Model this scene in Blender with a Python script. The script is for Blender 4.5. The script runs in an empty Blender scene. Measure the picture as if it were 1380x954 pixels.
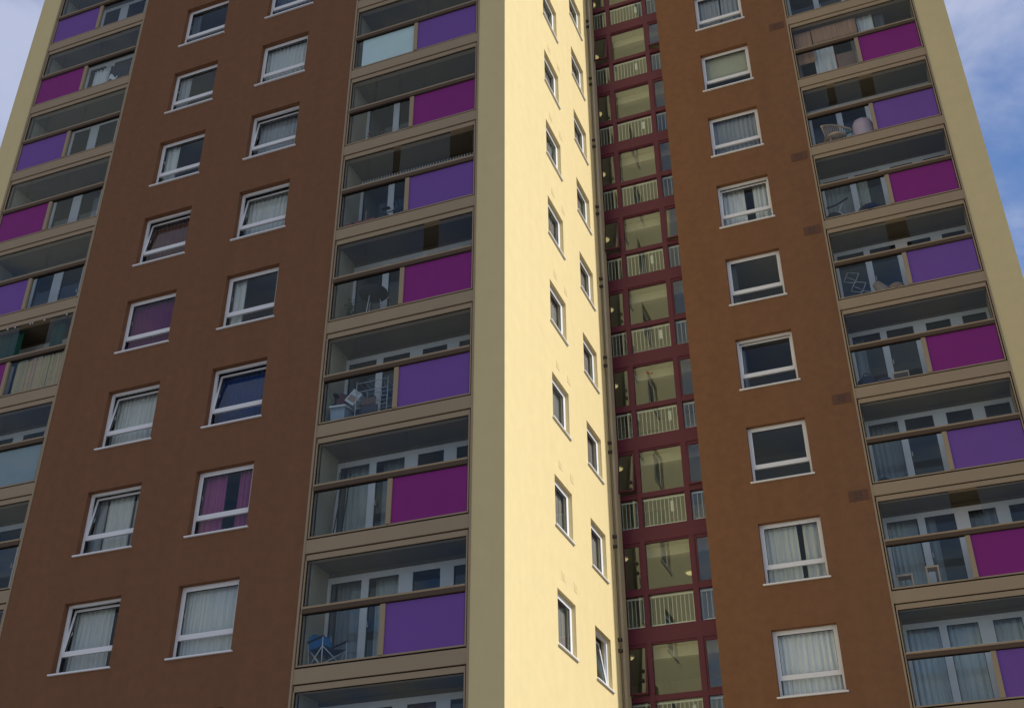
import bpy, math, random
from mathutils import Vector, Matrix
random.seed(7)
sc = bpy.context.scene
COL = sc.collection
R = math.radians
H = 2.7            # storey height
Z0 = 8.4           # base of the lowest full balcony in view
YW = 7.617         # front of the set-back wing
YG = 8.386         # stair glazing
TOP = Z0 + 12 * H + .6
zf = lambda k: Z0 + H * k

# ------------------------------------------------------------------ materials
def mat(name, col, rough=.85, spec=.3, var=0.0, vscale=6.0, bump=0.0, bscale=250.0, stain=0.0, metal=0.0):
    m = bpy.data.materials.new(name); m.use_nodes = True
    nt = m.node_tree; b = nt.nodes['Principled BSDF']
    b.inputs['Roughness'].default_value = rough
    b.inputs['Specular IOR Level'].default_value = spec
    b.inputs['Metallic'].default_value = metal
    c4 = (*col, 1)
    b.inputs['Base Color'].default_value = c4
    if var or bump or stain:
        tc = nt.nodes.new('ShaderNodeTexCoord')
        geo = nt.nodes.new('ShaderNodeNewGeometry')
        cur = None
        if var:
            n = nt.nodes.new('ShaderNodeTexNoise'); n.inputs['Scale'].default_value = vscale
            n.inputs['Detail'].default_value = 6; n.inputs['Roughness'].default_value = .65
            nt.links.new(geo.outputs['Position'], n.inputs['Vector'])
            mr = nt.nodes.new('ShaderNodeMapRange')
            mr.inputs[1].default_value = .25; mr.inputs[2].default_value = .75
            mr.inputs[3].default_value = 1 - var; mr.inputs[4].default_value = 1 + var
            nt.links.new(n.outputs['Fac'], mr.inputs[0])
            mx = nt.nodes.new('ShaderNodeVectorMath'); mx.operation = 'SCALE'
            mx.inputs[0].default_value = col
            nt.links.new(mr.outputs[0], mx.inputs['Scale'])
            cur = mx.outputs[0]
        if stain:
            mp = nt.nodes.new('ShaderNodeMapping'); mp.inputs['Scale'].default_value = (1.6, 1.6, .12)
            nt.links.new(geo.outputs['Position'], mp.inputs['Vector'])
            n2 = nt.nodes.new('ShaderNodeTexNoise'); n2.inputs['Scale'].default_value = 1.7
            n2.inputs['Detail'].default_value = 8; n2.inputs['Roughness'].default_value = .6
            nt.links.new(mp.outputs[0], n2.inputs['Vector'])
            mr2 = nt.nodes.new('ShaderNodeMapRange')
            mr2.inputs[1].default_value = .4; mr2.inputs[2].default_value = .75
            mr2.inputs[3].default_value = 1; mr2.inputs[4].default_value = 1 - stain
            nt.links.new(n2.outputs['Fac'], mr2.inputs[0])
            mx2 = nt.nodes.new('ShaderNodeVectorMath'); mx2.operation = 'SCALE'
            if cur is None: mx2.inputs[0].default_value = col
            else: nt.links.new(cur, mx2.inputs[0])
            nt.links.new(mr2.outputs[0], mx2.inputs['Scale'])
            cur = mx2.outputs[0]
        if cur is not None: nt.links.new(cur, b.inputs['Base Color'])
        if bump:
            nb = nt.nodes.new('ShaderNodeTexNoise'); nb.inputs['Scale'].default_value = bscale
            nb.inputs['Detail'].default_value = 3
            nt.links.new(geo.outputs['Position'], nb.inputs['Vector'])
            bp = nt.nodes.new('ShaderNodeBump'); bp.inputs['Strength'].default_value = bump
            bp.inputs['Distance'].default_value = .01
            nt.links.new(nb.outputs['Fac'], bp.inputs['Height'])
            nt.links.new(bp.outputs['Normal'], b.inputs['Normal'])
    return m

def glass(name, ior, tint, rough=0.0, wob=.0):
    m = bpy.data.materials.new(name); m.use_nodes = True
    nt = m.node_tree; nt.nodes.clear()
    out = nt.nodes.new('ShaderNodeOutputMaterial'); mx = nt.nodes.new('ShaderNodeMixShader')
    fr = nt.nodes.new('ShaderNodeFresnel'); fr.inputs['IOR'].default_value = ior
    gb = nt.nodes.new('ShaderNodeNewGeometry'); bm = nt.nodes.new('ShaderNodeMapRange')   # a thin sheet reflects alike from both sides
    bm.inputs[3].default_value = ior; bm.inputs[4].default_value = 1 / ior
    nt.links.new(gb.outputs['Backfacing'], bm.inputs[0]); nt.links.new(bm.outputs[0], fr.inputs['IOR'])
    tr = nt.nodes.new('ShaderNodeBsdfTransparent'); tr.inputs['Color'].default_value = (*tint, 1)
    gl = nt.nodes.new('ShaderNodeBsdfGlossy'); gl.inputs['Roughness'].default_value = rough
    gl.inputs['Color'].default_value = (.82, .95, 1, 1)
    if wob:
        geo = nt.nodes.new('ShaderNodeNewGeometry')
        n = nt.nodes.new('ShaderNodeTexNoise'); n.inputs['Scale'].default_value = 1.1; n.inputs['Detail'].default_value = 1
        nt.links.new(geo.outputs['Position'], n.inputs['Vector'])
        bp = nt.nodes.new('ShaderNodeBump'); bp.inputs['Strength'].default_value = wob; bp.inputs['Distance'].default_value = .02
        nt.links.new(n.outputs['Fac'], bp.inputs['Height']); nt.links.new(bp.outputs['Normal'], gl.inputs['Normal'])
    nt.links.new(fr.outputs[0], mx.inputs[0]); nt.links.new(tr.outputs[0], mx.inputs[1])
    nt.links.new(gl.outputs[0], mx.inputs[2]); nt.links.new(mx.outputs[0], out.inputs[0])
    return m

def cloth(name, col, trans=.35, var=.12):
    m = bpy.data.materials.new(name); m.use_nodes = True
    nt = m.node_tree; nt.nodes.clear()
    out = nt.nodes.new('ShaderNodeOutputMaterial'); mx = nt.nodes.new('ShaderNodeMixShader')
    d = nt.nodes.new('ShaderNodeBsdfDiffuse'); t = nt.nodes.new('ShaderNodeBsdfTranslucent')
    geo = nt.nodes.new('ShaderNodeNewGeometry')
    mp = nt.nodes.new('ShaderNodeMapping'); mp.inputs['Scale'].default_value = (14, 14, .6)
    n = nt.nodes.new('ShaderNodeTexNoise'); n.inputs['Scale'].default_value = 1.5; n.inputs['Detail'].default_value = 4
    nt.links.new(geo.outputs['Position'], mp.inputs[0]); nt.links.new(mp.outputs[0], n.inputs['Vector'])
    mr = nt.nodes.new('ShaderNodeMapRange'); mr.inputs[1].default_value = .3; mr.inputs[2].default_value = .7
    mr.inputs[3].default_value = 1 - var; mr.inputs[4].default_value = 1 + var
    nt.links.new(n.outputs['Fac'], mr.inputs[0])
    s = nt.nodes.new('ShaderNodeVectorMath'); s.operation = 'SCALE'; s.inputs[0].default_value = col
    nt.links.new(mr.outputs[0], s.inputs['Scale'])
    nt.links.new(s.outputs[0], d.inputs[0]); nt.links.new(s.outputs[0], t.inputs[0])
    mx.inputs[0].default_value = trans
    nt.links.new(d.outputs[0], mx.inputs[1]); nt.links.new(t.outputs[0], mx.inputs[2]); nt.links.new(mx.outputs[0], out.inputs[0])
    return m

M = dict(
    brown=mat('brown_render', (.226, .109, .060), .95, .08, .10, 4.5, .5, 160, .08),
    brown_wing_warmed=mat('brown_render_warmed', (.232, .116, .060), .95, .08, .10, 4.5, .5, 160, .08),  # same brown render, the wing's warmer light mixed into its colour
    cream=mat('cream_render', (.705, .575, .300), .95, .1, .04, 2.5, .4, 130, .03),
    beige=mat('beige_metal', (.350, .262, .166), .62, .25, .04, 1.5),
    rail=mat('bronze_rail', (.10, .066, .042), .6, .2, .06, 2.0),
    gap=mat('dark_joint', (.02, .017, .015), .9, .1),
    white=mat('white_plastic', (.80, .80, .80), .35, .5, .03, 2.0),
    seal=mat('rubber_seal', (.02, .02, .022), .6, .3),
    grey=mat('grey_sill', (.62, .62, .63), .5, .4),
    magenta=mat('magenta_panel', (.235, .026, .19), .6, .14, .05, 1.2),
    purple=mat('purple_panel', (.175, .08, .32), .6, .16, .05, 1.2),
    maroon=mat('maroon_metal', (.128, .020, .037), .45, .4, .06, 1.5),
    room=mat('room_plaster', (.30, .29, .28), .9, .1, .05, 2),
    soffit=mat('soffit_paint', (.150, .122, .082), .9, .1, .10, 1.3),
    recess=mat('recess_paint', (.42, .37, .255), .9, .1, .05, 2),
    floor=mat('concrete_floor', (.40, .38, .35), .9, .1, .1, 2),
    lobby=mat('lobby_paint', (.62, .57, .41), .8, .2, .04, 1.5),
    dado=mat('lobby_tile', (.10, .20, .19), .5, .4, .1, 3),
    pipe=mat('stone_pipe', (.46, .38, .26), .6, .3, .08, 2),
    darkpipe=mat('dark_pipe', (.06, .045, .035), .6, .3),
    vent=mat('clay_vent', (.15, .076, .052), .9, .1, .15, 30),
    ventc=mat('cream_vent', (.60, .47, .25), .9, .1),
    hole=mat('vent_hole', (.05, .04, .035), .95, .0),
    roof=mat('roof_felt', (.12, .12, .12), .95, .1),
    glass=glass('window_glass', 1.52, (.93, .975, .985), 0, .04),
    bglass=glass('balcony_glass', 1.46, (.82, .875, .90), 0, .04),
    sglass=glass('coated_stair_glass', 1.98, (.88, .94, .90), 0, .025),
    frost=mat('frosted_film', (.74, .88, .83), .4, .5, .04, 3),
    frost2=mat('frosted_grey_film', (.27, .345, .36), .4, .5, .05, 3),
    balus=mat('white_balustrade', (.78, .80, .74), .4, .4),
)
lm = mat('lamp_globe', (.8, .7, .35), .3, .5)
lb = lm.node_tree.nodes['Principled BSDF']
lb.inputs['Emission Color'].default_value = (1, .82, .35, 1); lb.inputs['Emission Strength'].default_value = .35
M['lamp'] = lm

# ------------------------------------------------------------------ mesh builder
class MB:
    def __init__(s): s.v = []; s.f = []; s.mi = []; s.mats = []; s.smooth = []
    def m(s, name):
        mm = M[name] if isinstance(name, str) else name
        if mm not in s.mats: s.mats.append(mm)
        return s.mats.index(mm)
    def face(s, pts, m, smooth=False):
        i = len(s.v); s.v += [tuple(p) for p in pts]; s.f.append(tuple(range(i, i + len(pts)))); s.mi.append(s.m(m)); s.smooth.append(smooth)
        return s
    def box(s, x0, x1, y0, y1, z0, z1, m, skip=''):
        i = len(s.v)
        s.v += [(x0,y0,z0),(x1,y0,z0),(x1,y1,z0),(x0,y1,z0),(x0,y0,z1),(x1,y0,z1),(x1,y1,z1),(x0,y1,z1)]
        F = {'b':(0,3,2,1),'t':(4,5,6,7),'f':(0,1,5,4),'k':(2,3,7,6),'l':(3,0,4,7),'r':(1,2,6,5)}
        for k, q in F.items():
            if k in skip: continue
            s.f.append(tuple(i + a for a in q)); s.mi.append(s.m(m)); s.smooth.append(False)
        return s
    def inbox(s, x0, x1, y0, y1, z0, z1, m, open_='f', ceil=None, floor=None, back=None):
        """room seen from the inside; faces wind inwards"""
        i = len(s.v)
        s.v += [(x0,y0,z0),(x1,y0,z0),(x1,y1,z0),(x0,y1,z0),(x0,y0,z1),(x1,y0,z1),(x1,y1,z1),(x0,y1,z1)]
        F = {'b':(0,1,2,3),'t':(7,6,5,4),'f':(4,5,1,0),'k':(6,7,3,2),'l':(7,4,0,3),'r':(5,6,2,1)}
        for k, q in F.items():
            if k in open_: continue
            mm = {'t': ceil, 'b': floor, 'k': back}.get(k) or m
            s.f.append(tuple(i + a for a in q)); s.mi.append(s.m(mm)); s.smooth.append(False)
        return s
    def tube(s, p, q, r, m, n=8, r2=None, caps=True):
        p = Vector(p); q = Vector(q); d = (q - p); d.normalize()
        a = Vector((0,0,1)) if abs(d.z) < .9 else Vector((1,0,0))
        u = d.cross(a).normalized(); w = d.cross(u)
        r2 = r if r2 is None else r2; i = len(s.v)
        for c, rr in ((p, r), (q, r2)):
            for k in range(n):
                t = 2 * math.pi * k / n
                s.v.append(tuple(c + rr * (math.cos(t) * u + math.sin(t) * w)))
        for k in range(n):
            l = (k + 1) % n
            s.f.append((i + k, i + n + k, i + n + l, i + l)); s.mi.append(s.m(m)); s.smooth.append(n > 5)
        if caps:
            s.f.append(tuple(i + k for k in range(n))); s.mi.append(s.m(m)); s.smooth.append(False)
            s.f.append(tuple(i + n + k for k in reversed(range(n)))); s.mi.append(s.m(m)); s.smooth.append(False)
        return s
    def path(s, pts, r, m, n=6):
        for a, b in zip(pts, pts[1:]): s.tube(a, b, r, m, n)
        return s
    def ring(s, c, R_, r, m, axis='y', n=24, k=6):
        pts = []
        for j in range(n + 1):
            t = 2 * math.pi * j / n
            o = {'y': (R_*math.cos(t), 0, R_*math.sin(t)), 'z': (R_*math.cos(t), R_*math.sin(t), 0), 'x': (0, R_*math.cos(t), R_*math.sin(t))}[axis]
            pts.append((c[0]+o[0], c[1]+o[1], c[2]+o[2]))
        return s.path(pts, r, m, k)
    def lathe(s, c, prof, m, n=20, smooth=True):
        i = len(s.v)
        for r, z in prof:
            for k in range(n):
                t = 2 * math.pi * k / n
                s.v.append((c[0] + r * math.cos(t), c[1] + r * math.sin(t), c[2] + z))
        for j in range(len(prof) - 1):
            for k in range(n):
                l = (k + 1) % n
                s.f.append((i + j*n + k, i + j*n + l, i + (j+1)*n + l, i + (j+1)*n + k)); s.mi.append(s.m(m)); s.smooth.append(smooth)
        return s
    def sheet(s, fn, nu, nv, m, smooth=True):
        i = len(s.v)
        for b in range(nv + 1):
            for a in range(nu + 1): s.v.append(tuple(fn(a / nu, b / nv)))
        for b in range(nv):
            for a in range(nu):
                o = i + b * (nu + 1) + a
                s.f.append((o, o + 1, o + nu + 2, o + nu + 1)); s.mi.append(s.m(m)); s.smooth.append(smooth)
        return s
    def mesh(s, name):
        me = bpy.data.meshes.new(name); me.from_pydata(s.v, [], s.f)
        for m in s.mats: me.materials.append(m)
        me.polygons.foreach_set('material_index', s.mi)
        me.polygons.foreach_set('use_smooth', s.smooth)
        me.update(); return me
    def obj(s, name, parent=None, loc=(0,0,0), rot=(0,0,0)):
        return link(name, s.mesh(name), parent, loc, rot)

def link(name, data, parent=None, loc=(0,0,0), rot=(0,0,0)):
    o = bpy.data.objects.new(name, data); COL.objects.link(o)
    o.location = loc; o.rotation_euler = rot
    if parent: o.parent = parent
    return o
def copy_tree(o, parent, loc, rot=None):
    c = o.copy(); COL.objects.link(c); c.parent = parent; c.location = loc
    if rot is not None: c.rotation_euler = rot
    for ch in list(o.children):
        d = ch.copy(); COL.objects.link(d); d.parent = c
    return c
def tag(o, label, cat, group=None):
    o['label'] = label; o['category'] = cat
    if group: o['group'] = group
    return o
def empty(name, loc=(0,0,0), rot=(0,0,0)):
    o = bpy.data.objects.new(name, None); COL.objects.link(o); o.location = loc; o.rotation_euler = rot; o.empty_display_size = .3
    return o
def bevel(o, w, seg=2):
    b = o.modifiers.new('soft_edge', 'BEVEL'); b.width = w; b.segments = seg; b.limit_method = 'ANGLE'; return o

# ------------------------------------------------------------------ ground
g = MB(); g.face([(-1500,-1500,0),(1500,-1500,0),(1500,1500,0),(-1500,1500,0)], mat('paving', (.20,.19,.18), .95, .1, .2, .4))
g.obj('ground')['kind'] = 'structure'

# ------------------------------------------------------------------ tower
tower = empty('tower_block')
tag(tower, 'tall brown and cream tower block with purple and magenta balcony panels', 'tower block')

# wall plane with openings; frame maps (u, depth, z) to the world
def wall(name, mp, u0, u1, z0, z1, holes, m, depth=.24, rooms=True, extra=None, room_d=2.4):
    b = MB()
    us = sorted({u0, u1, *[h[0] for h in holes], *[h[1] for h in holes]})
    zs = sorted({z0, z1, *[h[2] for h in holes], *[h[3] for h in holes]})
    for a, c in zip(us, us[1:]):
        for d, e in zip(zs, zs[1:]):
            mu, mz = (a + c) / 2, (d + e) / 2
            if any(h[0] < mu < h[1] and h[2] < mz < h[3] for h in holes): continue
            b.face([mp(a,0,d), mp(c,0,d), mp(c,0,e), mp(a,0,e)], m)
    for (a, c, d, e) in holes:
        D = depth
        b.face([mp(a,0,d), mp(a,0,e), mp(a,D,e), mp(a,D,d)], m)
        b.face([mp(c,0,d), mp(c,D,d), mp(c,D,e), mp(c,0,e)], m)
        b.face([mp(a,0,e), mp(c,0,e), mp(c,D,e), mp(a,D,e)], m)
        b.face([mp(a,0,d), mp(a,D,d), mp(c,D,d), mp(c,0,d)], m)
        if rooms:
            r = MB(); zz = d - .58
            r.inbox(a - .55, c + .55, .03, room_d, zz, zz + 2.4, 'room', 'f', floor='floor')
            for f, mi in zip(r.f, r.mi): b.face([mp(*r.v[i]) for i in f], r.mats[mi])
    if extra: extra(b)
    return b.obj(name, tower)

front0 = lambda u, d, z: (u, d, z)
frontW = lambda u, d, z: (u, YW + d, z)
flank = lambda u, d, z: (-d, u, z)

WW, WH = 1.51, 1.56      # facade windows
CW, CH = 1.21, 1.22      # flank windows
AX, BX, RX = -10.46, -7.47, 3.72
WZ = .55                 # opening bottom above storey base
CY, DY, CZ = 3.06, 5.68, .88
KA = range(-1, 10); KB = range(-1, 9); KR = range(-1, 10); KC = range(-1, 9); KD = range(-1, 10)
hol = lambda X, W, Hh, dz, ks: [(X, X + W, zf(k) + dz, zf(k) + dz + Hh) for k in ks]

wall('brown_wall', front0, -12.09, -4.48, 0, TOP, hol(AX, WW, WH, WZ, KA) + hol(BX, WW, WH, WZ, KB), 'brown')
def cream_extra(b):
    b.face([(-.71,0,0),(0,0,0),(0,0,TOP),(-.71,0,TOP)], 'cream')
    b.face([(-.71,0,0),(-.71,0,TOP),(-.71,.3,TOP),(-.71,.3,0)], 'cream')
wall('cream_wall', flank, 0, YG - .012, 0, TOP, hol(CY, CW, CH, CZ, KC) + hol(DY, CW, CH, CZ, KD), 'cream', extra=cream_extra)
wall('brown_wall', frontW, 2.44, 6.52, 0, TOP, hol(RX, WW, WH, WZ, KR), 'brown_wing_warmed',
     extra=lambda b: b.face([(2.44,YG+3.5,0),(2.44,YW,0),(2.44,YW,TOP),(2.44,YG+3.5,TOP)], 'brown_wing_warmed'))
b = MB()
b.face([(-16.67,0,0),(-15.9,0,0),(-15.9,0,TOP),(-16.67,0,TOP)], 'cream')
b.face([(-16.67,17,0),(-16.67,0,0),(-16.67,0,TOP),(-16.67,17,TOP)], 'cream')
b.face([(-15.9,0,0),(-15.9,.3,0),(-15.9,.3,TOP),(-15.9,0,TOP)], 'cream')
b.obj('end_pier', tower)
b = MB()
b.face([(10.29,YW,0),(11.1,YW,0),(11.1,YW,TOP),(10.29,YW,TOP)], 'cream')
b.face([(11.1,YW,0),(11.1,20,0),(11.1,20,TOP),(11.1,YW,TOP)], 'cream')
b.face([(10.29,YW,0),(10.29,YW,TOP),(10.29,YW+.3,TOP),(10.29,YW+.3,0)], 'cream')
b.obj('end_pier', tower)
b = MB()
b.face([(11.1,20,0),(-16.67,20,0),(-16.67,20,TOP),(11.1,20,TOP)], 'cream')
b.face([(-16.67,20,0),(-16.67,17,0),(-16.67,17,TOP),(-16.67,20,TOP)], 'cream')
b.obj('rear_wall', tower)
b = MB(); b.box(-16.7, .03, -.03, 20, TOP, TOP + .35, 'roof'); b.box(.03, 11.13, YW - .03, 20, TOP, TOP + .35, 'roof'); b.obj('roof', tower)

# ------------------------------------------------------------------ windows
def frame_mb(W, Hh, transom):
    f = MB(); w = .062; y0, y1 = (.14, .21) if transom else (.095, .165)
    f.box(0, w, y0, y1, 0, Hh, 'white'); f.box(W - w, W, y0, y1, 0, Hh, 'white')
    f.box(w, W - w, y0, y1, Hh - w, Hh, 'white'); f.box(w, W - w, y0, y1, 0, w, 'white')
    if transom:
        f.box(w, W - w, y0, y1, .395, .465, 'white')
        f.box(w + .25, W - w - .25, y0 - .012, y0, Hh - .05, Hh - .022, 'white')   # trickle vent hood
        f.box(w, w + .012, y0 + .02, y1, w, .395, 'seal'); f.box(W - w - .012, W - w, y0 + .02, y1, w, .395, 'seal')
    return f
def sash_mb(W, Hh, w=.058):
    s = MB(); y0, y1 = -.014, .045
    s.box(0, w, y0, y1, 0, Hh, 'white'); s.box(W - w, W, y0, y1, 0, Hh, 'white')
    s.box(w, W - w, y0, y1, Hh - w, Hh, 'white'); s.box(w, W - w, y0, y1, 0, w, 'white')
    g = .009
    s.box(w, w + g, 0, .03, w, Hh - w, 'seal'); s.box(W - w - g, W - w, 0, .03, w, Hh - w, 'seal')
    s.box(w + g, W - w - g, 0, .03, Hh - w - g, Hh - w, 'seal'); s.box(w + g, W - w - g, 0, .03, w, w + g, 'seal')
    s.box(.02, .035, y1, y1 + .05, Hh * .45, Hh * .45 + .1, 'white')                 # handle
    return s
def pane_mb(W, Hh, m='glass'):
    return MB().face([(0,0,0),(W,0,0),(W,0,Hh),(0,0,Hh)], m)
def sill_mb(W):
    s = MB(); s.box(-.05, W + .05, -.05, .14, -.05, -.012, 'white'); return s
def make_window(W, Hh, transom, tilt, loc, rz):
    fr = frame_mb(W, Hh, transom).obj('window', tower, loc, (0,0,rz)); bevel(fr, .008)
    bevel(sill_mb(W).obj('sill', fr), .008)
    z = .455 if transom else .05
    dy = 0 if transom else -.045
    sw, sh = W - .10, Hh - z - .05
    sa = sash_mb(sw, sh, .058 if transom else .075).obj('sash', fr, (.05, .153 + dy, z), (-tilt, 0, 0)); bevel(sa, .007)
    pane_mb(sw - .13, sh - .13).obj('pane', fr, (.115, (.17 if transom else .112) + .065 * math.sin(tilt), z + .065), (-tilt, 0, 0))
    if transom: pane_mb(W - .12, .335).obj('pane', fr, (.06, .175, .06))
    return fr
protos = {}
def put_window(kind, tilt, loc, rz=0):
    W, Hh, tr = (WW, WH, True) if kind == 'f' else (CW, CH, False)
    key = (kind, tilt)
    if key in protos: return copy_tree(protos[key], tower, loc, (0,0,rz))
    protos[key] = make_window(W, Hh, tr, tilt, loc, rz); return protos[key]
tiltA = {0: .15, 1: .14, 2: .15, 4: .14}; tiltB = {2: .15, 4: .16, 5: .13}; tiltR = {3: .10, 5: .11}; tiltD = {0: .16}
for k in KA: put_window('f', tiltA.get(k, 0), (AX, 0, zf(k) + WZ))
for k in KB: put_window('f', tiltB.get(k, 0), (BX, 0, zf(k) + WZ))
for k in KR: put_window('f', tiltR.get(k, 0), (RX, YW, zf(k) + WZ))
for k in KC: put_window('c', 0, (0, CY, zf(k) + CZ), R(90))
for k in KD: put_window('c', tiltD.get(k, 0), (0, DY, zf(k) + CZ), R(90))

# ------------------------------------------------------------------ curtains
CL = dict(
    white=cloth('white_net', (.74,.75,.70), .22), grey=cloth('grey_net', (.44,.46,.48), .25), cream=cloth('cream_net', (.74,.70,.56), .22),
    purple=cloth('purple_cloth', (.18,.028,.135), .1), pink=cloth('pink_cloth', (.36,.105,.225), .1), blue=cloth('blue_cloth', (.02,.06,.22), .1),
    rust=cloth('rust_cloth', (.20,.10,.085), .1), shade=cloth('shaded_net', (.34,.30,.25), .2, .3), dim=cloth('dim_net', (.19,.20,.22)), sand=cloth('sand_blind', (.52,.52,.37), .15, .03),
    red=cloth('red_cloth', (.40,.11,.12), .1), brown=cloth('brown_blind', (.50,.29,.18), .1, .2), brightwhite=cloth('bright_white_cloth', (.88,.89,.86), .15),
)
ORD = {0:'lowest', 1:'second', 2:'third', 3:'fourth', 4:'fifth', 5:'sixth', 6:'seventh', 7:'eighth', 8:'ninth'}
def curtain(name, cat, X, Y, z, u0, u1, h0, h1, c, label, group, pleats=None, amp=.028, flat=False):
    W = u1 - u0; rnd = random.Random(hash((round(X*7), round(z*11), round(u0*13))) & 0xffff)
    n = max(2, int(W / .125)) if pleats is None else pleats
    ph = [rnd.uniform(-.5, .5) for _ in range(6)]
    def fn(a, b):
        x = u0 + W * a + .018 * math.sin(9 * a + ph[0] * 4) * (1 - b)
        y = 0 if flat else amp * math.sin(2 * math.pi * n * a + 1.3 * math.sin(5 * a + ph[1]) + ph[2] * 3 + .35 * (1 - b) * math.sin(7 * a + ph[3])) * (.65 + .35 * (1 - b))
        return (x, y, h0 + (h1 - h0) * b)
    m = MB().sheet(fn, max(4, n * 10), 6, CL[c] if isinstance(c, str) else c)
    o = m.obj(name, None, (X, Y, z))
    sd = o.modifiers.new('cloth_thickness', 'SOLIDIFY'); sd.thickness = .004
    return tag(o, label, cat, group)
GC = 'curtains behind the windows'
COLN = {'A': 'far left window column', 'B': 'inner left window column', 'R': 'right wing window column'}
specs = {
 'A': {0: [(.02,1.05,'white','white net curtain'), (-.08,.0,'grey',None)], 1: [(.0,.28,'grey','grey curtain'), (.30,1.02,'white','white net curtain'), (1.06,1.5,'grey','second grey curtain')], 2: [(0,1.5,'white','full white net curtain')],
       3: [(-.05,1.55,'purple','deep purple curtain')], 4: [(-.05,1.5,'rust','rusty brown curtain')], 5: [(.05,.5,'white','narrow white curtain')], 6: [(.05,.45,'grey','narrow grey net curtain')], 7: [(.0,.35,'dim','dark grey curtain')]},
 'B': {0: [(-.05,1.55,'white','flat pale vertical blind')], 1: [(.05,.65,'pink','left pink curtain'), (1.0,1.5,'pink','right pink curtain')], 2: [(-.05,1.55,'blue','bright blue curtain')], 3: [(.05,.42,'white','narrow white net curtain')],
       4: [(0,1.5,'white','full cream net curtain')], 5: [(0,1.5,'grey','full grey net curtain')], 6: [(0,1.5,'white','full white net curtain')], 7: [(0,1.5,'dim','dark net curtain')]},
 'R': {0: [(0,1.5,'brightwhite','full white net curtain')], 1: [(0,.88,'white','wide white curtain'), (1.02,1.5,'white','narrower white curtain')], 3: [(.02,.16,'grey','thin strip of grey curtain')], 4: [(.02,.22,'dim','dark strip of curtain')],
       5: [(.0,.72,'brightwhite','left white net curtain'), (.98,1.5,'brightwhite','right white net curtain')], 6: [(0,1.5,'grey','grey gathered net curtain')], 7: [(0,1.5,'sand','sand coloured roller blind')], 8: [(0,.78,'grey','left grey net curtain'), (.82,1.5,'grey','right grey net curtain')]},
}
for cn, rows in specs.items():
    X = {'A': AX, 'B': BX, 'R': RX}[cn]; Y0 = (YW if cn == 'R' else 0)
    for k, lst in rows.items():
        Y = Y0 + (.44 if {'A': tiltA, 'B': tiltB, 'R': tiltR}[cn].get(k, 0) else .30)
        for (u0, u1, c, what) in lst:
            if what is None: continue
            blind = 'blind' in what
            row = ORD[k] + (' window' if k == 0 else ' window up')
            lab = f"{what} in the {row} of the {COLN[cn]}"
            flat = 'roller' in what
            h0 = .62 if flat else -.12
            curtain('window_blind' if blind else 'curtain', 'blind' if blind else 'curtain', X, Y, zf(k) + WZ, u0, u1, h0, WH + .1, c, lab, GC,
                    pleats=(18 if 'vertical' in what else None), amp=(.008 if blind else .028), flat=flat)

for nm, Yc, ks in (('nearer', CY, (0,1,2,3,4,5,6,7)), ('further', DY, (1,2,3,4,5,6,7,8))):
    for k in ks:
        row = ORD[k] + (' window' if k == 0 else ' window up')
        o = curtain('curtain', 'curtain', 0, 0, 0, .0, CW + .45, -.1, CH + .1, 'shade', f'dull brown net curtain, {row}, {nm} column of the cream wall', 'curtains behind the cream wall windows', amp=.015 + .004 * (k % 3))
        o.location = (-.215, Yc, zf(k) + CZ); o.rotation_euler = (0, 0, R(90))

# ------------------------------------------------------------------ balconies
BW = 3.77
D = .95
PN = 2.26
def balcony_mb(mirror):
    b = MB()
    b.box(.045, BW - .045, 0, .2, -.322, -.026, 'beige')                   # floor slab facing
    b.box(.062, BW - .062, .05, .2, -.352, -.322, 'gap')
    b.box(.074, BW - .074, .02, .2, -.47, -.352, 'beige')                    # head trim of the storey below
    b.box(.02, BW - .02, .045, .2, -.026, .018, 'gap')
    b.box(.10, BW - .10, .022, .09, .018, .05, 'beige')                    # bottom rail
    for s in (0, 1):
        f = (lambda a, c: (a, c)) if s == 0 else (lambda a, c: (BW - c, BW - a))
        b.box(*f(0, .045), -.012, .2, -.47 + .0, PN - .03, 'beige')        # outer jamb cover
        b.box(*f(.045, .070), .05, .2, .016, PN + .085, 'gap')
        b.box(*f(.070, .10), .008, .15, .012, PN - .03, 'beige')
        b.box(*f(.10, .114), .03, .055, .05, PN - .03, 'gap')
    return b
def shell_mb():
    b = MB(); x0, x1 = .10, BW - .10
    z1 = 2.265
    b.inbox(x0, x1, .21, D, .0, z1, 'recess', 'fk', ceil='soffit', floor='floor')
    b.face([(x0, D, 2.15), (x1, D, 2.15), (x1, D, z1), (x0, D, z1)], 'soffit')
    b.inbox(x0, x1, D + .12, 3.2, 0, 2.26, 'room', 'f', floor='floor')
    return b
def doors_mb(mirror):
    b = MB(); x0, x1 = .10, BW - .10
    y0, y1 = D - .02, D + .05
    bars = [(0, .075), (.80, .97), (1.66, 1.98), (2.60, 2.90), (3.50, x1 - x0)]
    for a, c in bars:
        a, c = (x0 + a, x0 + c) if not mirror else (x1 - c, x1 - a)
        b.box(a, c, y0, y1, 0, 2.16, 'white')
    for (a, c), (e, f) in zip(bars, bars[1:]):
        p, q = (x0 + c, x0 + e) if not mirror else (x1 - e, x1 - c)
        b.box(p, q, y0 + .004, y1, 2.03, 2.16, 'white'); b.box(p, q, y0 + .004, y1, 0, .09, 'white')
        for s, t in ((p, p + .012), (q - .012, q)): b.box(s, t, y0 + .02, y1, .09, 2.03, 'seal')
        b.box(p + .012, q - .012, y0 + .02, y1, 2.018, 2.03, 'seal')
    h = (x0 + 1.0) if not mirror else (x1 - 1.0)
    b.tube((h, y0 - .03, .98), (h, y0 - .03, 1.1), .014, 'grey'); b.box(h - .02, h + .02, y0 - .03, y0, .98, 1.02, 'grey')
    return b
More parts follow.
